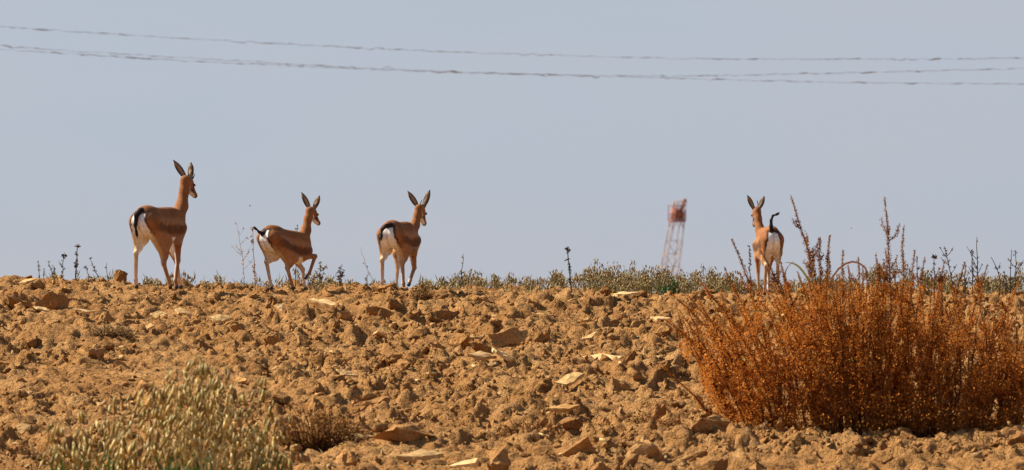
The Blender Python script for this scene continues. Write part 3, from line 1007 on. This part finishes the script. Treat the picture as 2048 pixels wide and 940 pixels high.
def reed():
    y = 46.9
    x = (1700 - 1024) / FPX * y
    root = empty('broadleaf_grass', (x, y, gz1(x, y)))
    tag(root, 'yellowing broad-leaved grass arching out of the top of the rust-red shrub', 'grass')
    off = np.array(root.location)
    for pts, w, c in [([(1640, 700), (1650, 560), (1700, 514), (1738, 535), (1745, 590)], .011, (.36, .15, .05)),
                      ([(1660, 720), (1640, 600), (1607, 540), (1588, 525), (1566, 525)], .013, (.42, .40, .10)),
                      ([(1750, 720), (1755, 620), (1757, 570), (1758, 535)], .016, (.40, .38, .10)),
                      ([(1700, 720), (1690, 620), (1665, 560), (1640, 530)], .008, (.40, .22, .08)),
                      ([(1560, 700), (1575, 620), (1572, 590), (1566, 540), (1590, 520)], .010, (.36, .20, .06))]:
        W = np.array([pt(a, c_, y) for a, c_ in pts])
        t = np.linspace(0, 1, len(W)); tt = np.linspace(0, 1, 14)
        P = np.stack([np.interp(tt, t, W[:, q]) for q in range(3)], 1)
        for _ in range(3): P[1:-1] = (P[:-2] + 2 * P[1:-1] + P[2:]) / 4
        b = MB(); blade(b, P - off, w * .62, c); b.build('leaf', M_leaf, root)
    b = MB()
    b.tube([np.array([0, 0, 0]), np.array([0, 0, .3]), pt(1690, 640, y) - off], [.008, .007, .004], 6, (.35, .30, .12))
    b.build('stem', M_leaf, root)
reed()

# ---- wild oats
STRAW = [(.52, .36, .105), (.45, .30, .085), (.33, .20, .055), (.62, .47, .18), (.38, .30, .085)]
def spikelets(b, P, D, ln, cols, wf=.17):
    n = len(P)
    D = D / np.linalg.norm(D, axis=1)[:, None]
    S = np.cross(D, rng.normal(0, 1, (n, 3))); S /= np.linalg.norm(S, axis=1)[:, None]; U = np.cross(S, D)
    ln = np.broadcast_to(ln, (n,))[:, None]; w = ln * wf
    ring = [P + D * ln * .38 + (S * math.cos(k * math.pi / 2) + U * math.sin(k * math.pi / 2) * .7) * w for k in range(4)]
    V = np.stack([P] + ring + [P + D * ln + S * w * .7, P + D * ln - S * w * .7], 1)
    base = (np.arange(n) * 7)[:, None]
    F = np.array([[0, 1, 2], [0, 2, 3], [0, 3, 4], [0, 4, 1], [1, 5, 2], [4, 5, 1], [2, 6, 3], [3, 6, 4], [2, 5, 6], [4, 6, 5]])
    b.add(V.reshape(-1, 3), (base[:, :, None] + F[None]).reshape(-1, 3), np.repeat(cols, 7, 0))

rng = np.random.default_rng(22)
def oat_clump(label, cxpx, y, n, xs, top):
    """xs: (left, right) spread of the tips in px, top: function px -> pixel row of the canopy"""
    x0 = (cxpx - 1024) / FPX * y
    root = empty('wild_oats', (x0, y, gz1(x0, y)))
    tag(root, label, 'oats', 'clumps of ripe wild oats')
    off = np.array(root.location)
    lf = MB()
    for k in range(n):
        tp = rng.uniform(*xs); tyy = top(tp) + rng.exponential(62)
        yb = y + rng.uniform(-.5, .5)
        bx = x0 + ((tp - cxpx) / FPX * y) * .62 + rng.normal(0, .03)
        base = np.array([bx, yb, gz1(bx, yb) - .01]); tip = pt(tp, min(tyy, 960), yb)
        P = curve(base, tip, (rng.normal(0, .03), 0, 0), 9, .004)
        b = MB(); b.tube(P - off, np.linspace(.0022, .0010, 9), 4, np.array(STRAW[k % 3]) * .8, cap=False)
        st = b.build('stem', M_oat, root)
        # drooping panicle over the upper part
        m = int(rng.integers(13, 22))
        t = rng.uniform(.50, 1.0, m); tq = np.linspace(0, 1, 9)
        A = np.stack([np.interp(t, tq, P[:, q]) for q in range(3)], 1)
        az = rng.uniform(0, 2 * math.pi, m); ln = rng.uniform(.02, .11, m) * np.interp(t, [.5, 1], [1.25, .5])
        Bp = A + np.stack([np.cos(az) * ln, np.sin(az) * ln, .35 * ln + .004], 1)
        b = MB()
        for q in range(m):
            b.tube(np.array([A[q], (A[q] + Bp[q]) / 2 + [0, 0, .25 * ln[q]], Bp[q]]) - off, .0007, 3, STRAW[1], cap=False)
        D = np.stack([np.cos(az) * .35, np.sin(az) * .35, np.full(m, -1.0)], 1) + rng.normal(0, .16, (m, 3))
        spikelets(b, Bp - off, D, rng.uniform(.046, .080, m), colvar(m, STRAW, .34), .15)
        tag(b.build('panicle', M_oat, st), kind='stuff')
        for q in range(3):
            d = rng.normal(0, 1, 2); d /= np.linalg.norm(d)
            h0 = rng.uniform(.05, .45) * np.linalg.norm(tip - base)
            p0 = base + np.array([0, 0, h0])
            Q = curve(p0, p0 + np.array([d[0] * .10, d[1] * .10, rng.uniform(.10, .24)]), (0, 0, .05), 7)
            green = h0 < .26 and rng.random() < .85
            blade(lf, Q - off, .0065, (.07, .13, .035) if green else (.46, .33, .13))
    tag(lf.build('leaf_blades', M_leaf, root), kind='stuff')
oat_clump('tall dense clump of ripe straw-coloured wild oats below the big dark clod', 385, 38.0, 44, (255, 500),
          lambda p: np.interp(p, [250, 300, 350, 400, 450, 500], [775, 745, 715, 700, 725, 770]))
oat_clump('low spreading clump of ripe wild oats, shorter than its dense neighbour', 190, 38.3, 20, (95, 275),
          lambda p: np.interp(p, [95, 150, 200, 280], [850, 800, 790, 770]))
oat_clump('sparse clump of ripe wild oats beside the dark brown dead weed', 532, 38.6, 12, (490, 570),
          lambda p: np.interp(p, [490, 530, 570], [775, 745, 800]))

# ---- belt of wild oats behind the crest
rng = np.random.default_rng(23)
def oat_belt(name, label, x_lo, x_hi, n, hgt, y0, y1, green=.5):
    b = MB()
    y = rng.uniform(y0, y1, n); px = rng.uniform(x_lo, x_hi, n)
    cl = fbm(px / 55., y / .6, 61, 2)
    k = rng.random(n) < smooth(.36, .60, cl) * .95 + .05
    y, px, cl = y[k], px[k], cl[k]; n = len(y)
    x = (px - 1024) / FPX * y
    z = gz(x, y)
    H = hgt(px) * (.25 + 1.5 * cl) * rng.uniform(.75, 1.12, n)
    for i in range(n):
        base = np.array([x[i], y[i], z[i] - .01]); tip = base + np.array([rng.normal(0, .03), rng.normal(0, .03), H[i]])
        P = curve(base, tip, (rng.normal(0, .012), 0, 0), 4)
        g = rng.random() < green
        b.tube(P, [.0024, .002, .0016, .001], 3, np.array([.20, .19, .07]) * (1 if g else 1.5), cap=False)
    m = 13
    t = rng.uniform(.55, 1.02, (n, m)); az = rng.uniform(0, 6.28, (n, m)); r_ = rng.uniform(.006, .032, (n, m))
    P = np.stack([x[:, None] + np.cos(az) * r_, y[:, None] + np.sin(az) * r_, z[:, None] + H[:, None] * t], -1).reshape(-1, 3)
    D = np.stack([np.cos(az) * .4, np.sin(az) * .4, -np.ones_like(az)], -1).reshape(-1, 3) + rng.normal(0, .15, (n * m, 3))
    spikelets(b, P, D, rng.uniform(.024, .040, n * m), colvar(n * m, [(.34, .22, .08), (.25, .18, .07), (.42, .28, .12)], .25))
    # leaves
    q = 7
    t = rng.uniform(.0, .62, (n, q))
    P = np.stack([np.repeat(x[:, None], q, 1), np.repeat(y[:, None], q, 1), z[:, None] + H[:, None] * t], -1).reshape(-1, 3) + rng.normal(0, .012, (n * q, 3))
    D = rng.normal(0, .5, (n * q, 3)) + np.array([0, 0, .8])
    leaves(b, P, D, rng.uniform(.05, .11, n * q), .0045, colvar(n * q, [(.16, .15, .042), (.22, .18, .055), (.32, .23, .085)], .25))
    o = b.build(name, M_oat)
    tag(o, label, 'oats', kind='stuff')
    return o
oat_belt('oat_belt', 'belt of brownish green wild oats growing along the crest behind the clods', 845, 2090, 1750,
         lambda p: np.interp(p, [840, 900, 1100, 1200, 1330, 1460, 1500, 1950, 2100], [.06, .13, .165, .20, .20, .16, .11, .17, .17]), 61.9, 64.5)
oat_belt('crest_stubble', 'sparse low dry stubble along the crest around the three gazelles', 100, 850, 190,
         lambda p: np.interp(p, [60, 110, 250, 300, 430, 460, 620, 700, 850], [.04, .07, .09, .10, .09, .05, .09, .10, .07]), 61.5, 63.2, .3)

def green_shrub():
    y = 62.6; x = (1340 - 1024) / FPX * y; z = gz1(x, y)
    root = empty('green_shrub', (x, y, z))
    tag(root, 'small fresh green shrub among the wild oats before the lattice tower', 'shrub')
    b = MB(); lf = MB()
    for k in range(16):
        az = rng.uniform(0, 6.28); tip = np.array([math.cos(az) * rng.uniform(.02, .13), math.sin(az) * .08, rng.uniform(.08, .20)])
        P = curve((0, 0, -.02), tip, (0, 0, .01), 5)
        b.tube(P, np.linspace(.004, .0012, 5), 4, (.14, .11, .05))
        n = 34; t = rng.uniform(.25, 1.05, n)
        B = np.stack([np.interp(t, np.linspace(0, 1, 5), P[:, q]) for q in range(3)], 1) + rng.normal(0, .014, (n, 3))
        leaves(lf, B, rng.normal(0, .7, (n, 3)) + [0, 0, .5], rng.uniform(.02, .038, n), .007, colvar(n, [(.07, .13, .035), (.10, .16, .05), (.05, .10, .03)], .25))
    b.build('stems', M_weed, root); tag(lf.build('leaves', M_leaf, root), kind='stuff')
green_shrub()

# ---- weeds standing out on the skyline
rng = np.random.default_rng(24)
WEED_D = (.10, .075, .050); WEED_L = (.36, .24, .13)
def weed(label, base_px, tip_px, tip_py, y, col=WEED_D, heads=10, twigs=0, thick=1.0, bend=0, headr=.012, cap=False, group=None):
    x = (base_px - 1024) / FPX * y
    z = gz1(x, y)
    root = empty('dry_weed', (x, y, z))
    tag(root, label, 'weed', group or 'dry weeds on the skyline')
    tip = pt(tip_px, tip_py, y) - np.array([x, y, z])
    H = np.linalg.norm(tip)
    P = curve((0, 0, -.02), tip, (bend * y / FPX, 0, 0), 9, .003)
    b = MB(); b.tube(P, np.linspace(.0052, .0026, 9) * thick, 5, col)
    hb = MB(); tq = np.linspace(0, 1, 9)
    tips_ = [P]
    for k in range(twigs):
        t = rng.uniform(.25, .85); p0 = np.array([np.interp(t, tq, P[:, q]) for q in range(3)])
        s = rng.choice([-1, 1]); d = np.array([s * rng.uniform(.35, .8), rng.uniform(-.3, .3), rng.uniform(.5, 1.0)])
        Q = curve(p0, p0 + d * H * rng.uniform(.12, .28), (0, 0, -.01), 5)
        b.tube(Q, np.linspace(.0030, .0016, 5) * thick, 4, col, cap=False); tips_.append(Q)
    b.build('stem', M_weed, root)
    for P_ in tips_:
        m = heads if P_ is P else max(2, heads // 4)
        for k in range(m):
            t = rng.uniform(.30, 1.0) if P_ is P else rng.uniform(.4, 1)
            p = np.array([np.interp(t, np.linspace(0, 1, len(P_)), P_[:, q]) for q in range(3)]) + rng.normal(0, .005, 3)
            n = 7
            leaves(hb, np.tile(p, (n, 1)) + rng.normal(0, .003, (n, 3)), rng.normal(0, 1, (n, 3)) + [0, 0, .4], headr * rng.uniform(.8, 1.6), headr * .34, colvar(n, [col, tuple(c * 1.5 for c in col)], .3))
    if cap:
        n = 26
        leaves(hb, np.tile(P[-1], (n, 1)) + rng.normal(0, .004, (n, 3)), rng.normal(0, 1, (n, 3)) * [1.2, .8, .7], .030, .006, colvar(n, [col], .3))
    if hb.n:
        tag(hb.build('seed_heads', M_weed, root), kind='stuff')
    return root
Y2 = 61.2
weed('tallest dark knobbly weed with a forked head, near the upright soil block', 150, 155, 492, Y2, heads=16, thick=1.5, headr=.015, cap=True)
weed('dark weed with a tufted head beside the tallest knobbly weed', 122, 128, 511, Y2, heads=9, twigs=1, cap=True)
weed('thin short weed on the crest farthest from the upright soil block', 81, 76, 524, Y2, heads=7, thick=.8)
weed('stubby curved weed stalk between two thin weeds', 91, 89, 536, Y2, heads=4, thick=.8, bend=-3)
weed('thin weed leaning away from the dark tufted weed', 112, 97, 524, Y2, heads=7, thick=.8)
weed('short weed touching the dark tufted weed', 117, 106, 532, Y2, heads=6, thick=.7)
weed('long slanting bare weed stalk pointing from the soil block', 202, 180, 517, Y2, heads=9, thick=.9)
weed('short bent weed twig between the knobbly weed and the slanting stalk', 180, 172, 530, Y2, heads=3, twigs=2, thick=.8)
weed('single thin stalk just beside the soil block', 222, 213, 526, Y2, heads=3, thick=.8, bend=-3)
weed('tall pale feathery dry stalk behind the crouching gazelle', 487, 473, 447, Y2, WEED_L, heads=8, twigs=7, thick=.55, headr=.010, bend=5)
weed('pale dry stalk with a thick seed head beside the crouching gazelle\'s tail', 511, 505, 454, Y2, WEED_L, heads=22, thick=.9, headr=.015)
weed('dark-tipped stalk rising behind the crouching gazelle\'s back', 590, 594, 450, 61.8, heads=8, thick=.9, headr=.012)
weed('leafy pale weed just in front of the crouching gazelle\'s folded foreleg', 637, 641, 525, Y2, (.22, .18, .11), heads=16, twigs=5, thick=.8, headr=.015)
weed('leafy pale weed at the hoof of the crouching gazelle', 622, 616, 540, Y2, (.22, .18, .11), heads=10, twigs=4, thick=.7)
weed('bushy grey weed midway between the crouching and the walking gazelle', 680, 683, 536, Y2, (.14, .11, .08), heads=14, twigs=6, thick=.9, headr=.015)
weed('small cross-shaped weed beside the walking gazelle', 733, 734, 549, Y2, (.16, .12, .08), heads=3, twigs=3, thick=.8)
weed('long thin bent twig reaching from the walking gazelle\'s rump', 760, 722, 494, 60.9, (.30, .22, .14), heads=2, twigs=1, thick=.45, bend=-4)
weed('lone slim weed rising from the thin end of the oat belt', 920, 926, 508, 62.0, heads=11, thick=1.0)
weed('thick lone weed with a hooked head in the middle of the oat belt', 1143, 1136, 498, 62.0, heads=18, thick=1.6, headr=.016, cap=True)
weed('dark knobbly weed touching the bounding gazelle\'s flank', 1502, 1499, 492, 60.2, heads=16, thick=1.1, headr=.014)
for lab, bp, tp, ty, tw, be in [
    ('forked bare weed stalk behind the straight spikes of the shrub', 1848, 1834, 512, 1, -4), ('dark weed with a flat bent head behind the shrub', 1868, 1869, 513, 1, 0),
    ('long slanting weed with short side twigs behind the shrub', 1912, 1888, 492, 6, 2), ('straight bare weed stalk against the tallest branched weed', 1945, 1945, 498, 2, 0),
    ('tallest branched weed behind the shrub, like a small fir', 1955, 1954, 474, 9, 0), ('thin reddish weed between the slanting weed and the fir-like weed', 1930, 1930, 524, 3, 0),
    ('weed with an arching drooping tip behind the shrub', 1990, 1982, 514, 2, 14), ('one of a close pair of upright weed stalks behind the shrub', 2018, 2023, 499, 3, 0),
    ('one of a close pair of upright weed stalks behind the shrub', 2026, 2031, 500, 3, 3), ('short curled brown weed beside the close pair', 2012, 2008, 541, 1, 4)]:
    weed(lab, bp, tp, ty, 60.4, (.085, .058, .038), heads=10, twigs=tw, thick=1.1, bend=be, cap='flat bent' in lab)

# ---- dead low weeds and straw tufts among the clods
rng = np.random.default_rng(25)
def dead_weed(label, px, py, wpx, hpx, cols, n=60, group='dead weeds among the clods', name='dead_weed'):
    x, y = at(px, py)
    z = gz1(x, y)
    root = empty(name, (x, y, z - .01))
    tag(root, label, 'weed', group)
    m = y / FPX
    b = MB(); lf = MB()
    for k in range(n):
        t = rng.uniform(-1, 1)
        tip = np.array([t * wpx * m + rng.normal(0, .01), rng.uniform(-.5, .5) * wpx * m, hpx * m * rng.uniform(.35, 1.0) * (1 - .45 * t * t)])
        P = curve((t * wpx * m * .45, 0, 0), tip, (rng.normal(0, .01), 0, .01), 6, .003)
        c = np.array(cols[k % len(cols)])
        b.tube(P, np.linspace(.0028, .0011, 6), 4, c * .8, cap=False)
        q = 16; tt = rng.uniform(.15, 1, q)
        B = np.stack([np.interp(tt, np.linspace(0, 1, 6), P[:, i]) for i in range(3)], 1) + rng.normal(0, .006, (q, 3))
        ln = rng.uniform(.010, .026, q)
        leaves(lf, B, rng.normal(0, 1, (q, 3)) + [0, 0, .2], ln, ln * .3, colvar(q, cols, .3))
    b.build('stems', M_bush, root); tag(lf.build('withered_leaves', M_bush, root), kind='stuff')
DB = [(.22, .10, .03), (.30, .14, .045), (.16, .07, .022)]
DS = [(.42, .29, .14), (.34, .21, .09), (.27, .15, .06)]
dead_weed('wide dark brown dead weed lying between the oats and the wedge-shaped clod', 640, 900, 100, 105, DB + [(.38, .19, .06)], 210)
dead_weed('low brown dead weed beside the long pale slabs', 1060, 872, 70, 45, DB, 70)
dead_weed('low brown dead weed at the foot of the tall furrowed clod', 1290, 862, 85, 40, DB, 70)
dead_weed('dark dead weed on the soil at the outer edge of the low oats', 50, 905, 55, 48, DB + DS, 60)
dead_weed('withered brown bush of stubble below the soil block', 225, 682, 60, 36, DS, 70)
dead_weed('upright withered tuft in front of the tallest gazelle\'s hind leg', 278, 604, 18, 42, DS + DB, 34)
dead_weed('withered tuft of stalks on the slope below the walking gazelle', 845, 612, 26, 46, DS + DB, 40)
dead_weed('small dark twig tuft beside the pyramid-shaped clod', 585, 625, 20, 24, DB + DS, 26)
dead_weed('tan dead tuft before the thin end of the oat belt', 912, 586, 16, 40, DS, 30)
dead_weed('small dead tuft under the shrub\'s trailing outer stems', 1395, 700, 30, 40, DS + DB, 30)
dead_weed('green-tinged low plants under the middle of the rust-red shrub', 1740, 868, 50, 34, [(.08, .10, .035), (.13, .12, .05)], 46)
dead_weed('small dark green plant below the trailing stems of the rust-red shrub', 1545, 862, 40, 40, [(.10, .09, .04), (.15, .11, .05), (.22, .10, .03)], 40)

# ------------------------------------------------------------------ far lattice tower
rng = np.random.default_rng(26)
def tower():
    y = 500.0
    top = pt(1360, 402, y); mid = pt(1337, 552, y)
    zg = gz1(mid[0], y)
    d = (mid - top) / (top[2] - mid[2])
    base = top + d * (top[2] - zg)
    root = empty('lattice_tower', (base[0], y, zg), .35)
    tag(root, 'distant leaning lattice tower with faded legs and a rust-red head', 'tower')
    H = top[2] - zg
    lean = (top - base)[0] / H
    rot = Matrix.Rotation(-.35, 3, 'Z')
    def P(t, sx, sy):
        w = np.interp(t, [0, 1], [.80, .36])
        v = np.array([sx * w, sy * w, t * H - .02])
        lx = rot @ Vector((lean * H * t, 0, 0))
        return v + np.array([lx.x, lx.y, 0])
    PALE = (.36, .25, .21); RED = (.27, .095, .06)
    for sx in (-1, 1):
        for sy in (-1, 1):
            b = MB(); Q = np.array([P(t, sx, sy) for t in np.linspace(0, 1, 24)]); Q[1:-1, :2] += rng.normal(0, .02, (22, 2))
            b.tube(Q, .042, 5, PALE); b.build('leg', M_metal, root)
    n = 15
    for k in range(n):
        t0, t1 = k / n, (k + 1) / n
        for (a, c) in (((-1, -1), (1, -1)), ((1, -1), (1, 1)), ((1, 1), (-1, 1)), ((-1, 1), (-1, -1))):
            if rng.random() < .22: continue
            b = MB()
            b.tube([P(t0, *a), P(t1, *c)], .020, 4, PALE); b.tube([P(t1, *a), P(t0, *c)], .020, 4, PALE)
            b.tube([P(t1, *a), P(t1, *c)], .026, 4, PALE)
            b.build('bracing', M_metal, root)
    # head: a railed platform with a cabin and an antenna arm
    tp = P(.90, 0, 0)
    b = MB()
    for s in np.linspace(-.45, .45, 6):
        b.tube([tp + [s, -.48, 0], tp + [s, .48, 0]], .07, 4, RED)
    b.build('platform', M_metal, root)
    hb = hull_box(tp + np.array([0, 0, .52]), (.40, .36, .42))
    b = MB(); b.add(*hb, RED); cab = b.build('cabin', M_metal, root)
    b = MB()
    for s in (-.48, .48):
        for s2 in (-.48, .48):
            b.tube([tp + [s, s2, 0], tp + [s, s2, 1.15]], .035, 4, RED)
    for zz in (.55, 1.1):
        for q in (((-.48, -.48), (.48, -.48)), ((.48, -.48), (.48, .48)), ((.48, .48), (-.48, .48)), ((-.48, .48), (-.48, -.48))):
            b.tube([tp + [*q[0], zz], tp + [*q[1], zz]], .03, 4, RED)
    b.build('railing', M_metal, root)
    b = MB(); b.tube([tp + [.35, 0, .9], tp + [.55, 0, 1.35], tp + [.62, 0, 1.6]], [.10, .12, .14], 6, RED); b.build('antenna', M_metal, root)
    b = MB(); b.tube([tp + [-.3, 0, .9], tp + [-.25, 0, 1.45]], [.05, .04], 6, PALE); b.build('antenna', M_metal, root)

def hull_box(c, s):
    V = np.array([[x, y, z] for x in (-1, 1) for y in (-1, 1) for z in (-1, 1)], float) * s
    V[1::2, :2] *= .86
    F = np.array([[0, 1, 3, 2], [4, 6, 7, 5], [0, 4, 5, 1], [2, 3, 7, 6], [0, 2, 6, 4], [1, 5, 7, 3]])
    return V + np.asarray(c), F
tower()

# ------------------------------------------------------------------ overhead power lines
rng = np.random.default_rng(27)
def cable(label, pts, y):
    pts = np.array(pts, float)
    f = pchip(pts[:, 0], pts[:, 1])
    px = np.arange(-260, 2310, 5.0)
    k0 = (pts[1, 1] - pts[0, 1]) / (pts[1, 0] - pts[0, 0]); k1 = (pts[-1, 1] - pts[-2, 1]) / (pts[-1, 0] - pts[-2, 0])
    py = f(px)
    P = np.stack([pt(a, c, y) for a, c in zip(px, py)])
    n = len(px)
    sl = np.convolve(rng.normal(0, 1, n + 6), np.ones(3) / 3, 'valid')[:n]
    P[:, 2] += sl * .022 * (.5 + .45 * np.abs(np.convolve(rng.normal(0, 1, n + 30), np.ones(18) / 4.2, 'valid')[:n]))                      # waver of heat shimmer, built into the cable's shape
    rad = .0025 + .0095 * np.abs(np.convolve(rng.normal(0, 1, n + 8), np.ones(4) / 2, 'valid')[:n])
    b = MB(); b.tube(P, rad, 5, (.24, .24, .26))
    o = b.build('power_cable', M_cable)
    tag(o, label, 'cable', 'overhead power cables')
cable('topmost thin overhead power cable, the one running alone', [(-260, 34), (0, 53), (500, 84), (1000, 107), (1500, 118), (1800, 118), (2048, 116), (2310, 113)], 250)
cable('overhead power cable that crosses its neighbour and climbs away from it', [(-260, 72), (0, 92), (500, 123), (900, 143), (1150, 150), (1300, 152), (1500, 150), (1800, 143), (2048, 137), (2310, 130)], 247)
cable('lowest overhead power cable, under the crossing one', [(-260, 79), (0, 98), (500, 128), (900, 144), (1150, 151), (1300, 155), (1500, 161), (1800, 166), (2048, 168), (2310, 170)], 252)

# ------------------------------------------------------------------ insects on the wing
def insect(label, px, py, y, s):
    p = pt(px, py, y)
    root = empty('flying_insect', p, .4)
    tag(root, label, 'insect', 'insects in the air')
    b = MB(); b.tube([(-.9 * s, 0, -.35 * s), (-.3 * s, 0, -.1 * s), (.4 * s, 0, .2 * s), (.9 * s, 0, .4 * s)], [.10 * s, .30 * s, .34 * s, .16 * s], 6, (.06, .05, .04))
    b.build('body', M_weed, root, True)
    for q in (-1, 1):
        b = MB(); blade(b, [np.array([0, 0, .2 * s]), np.array([-.3 * s, q * .5 * s, .7 * s]), np.array([-.5 * s, q * s, 1.1 * s])], .35 * s, (.10, .09, .08))
        b.build('wing', M_weed, root)
insect('tiny dark flying insect in the sky above the pale feathery stalk', 500, 412, 58, .008)
insect('tiny dark flying insect in the sky between the two tallest shrub spikes', 1703, 457, 58, .006)

# keep empties' children evaluated where they stand
bpy.context.view_layer.update()
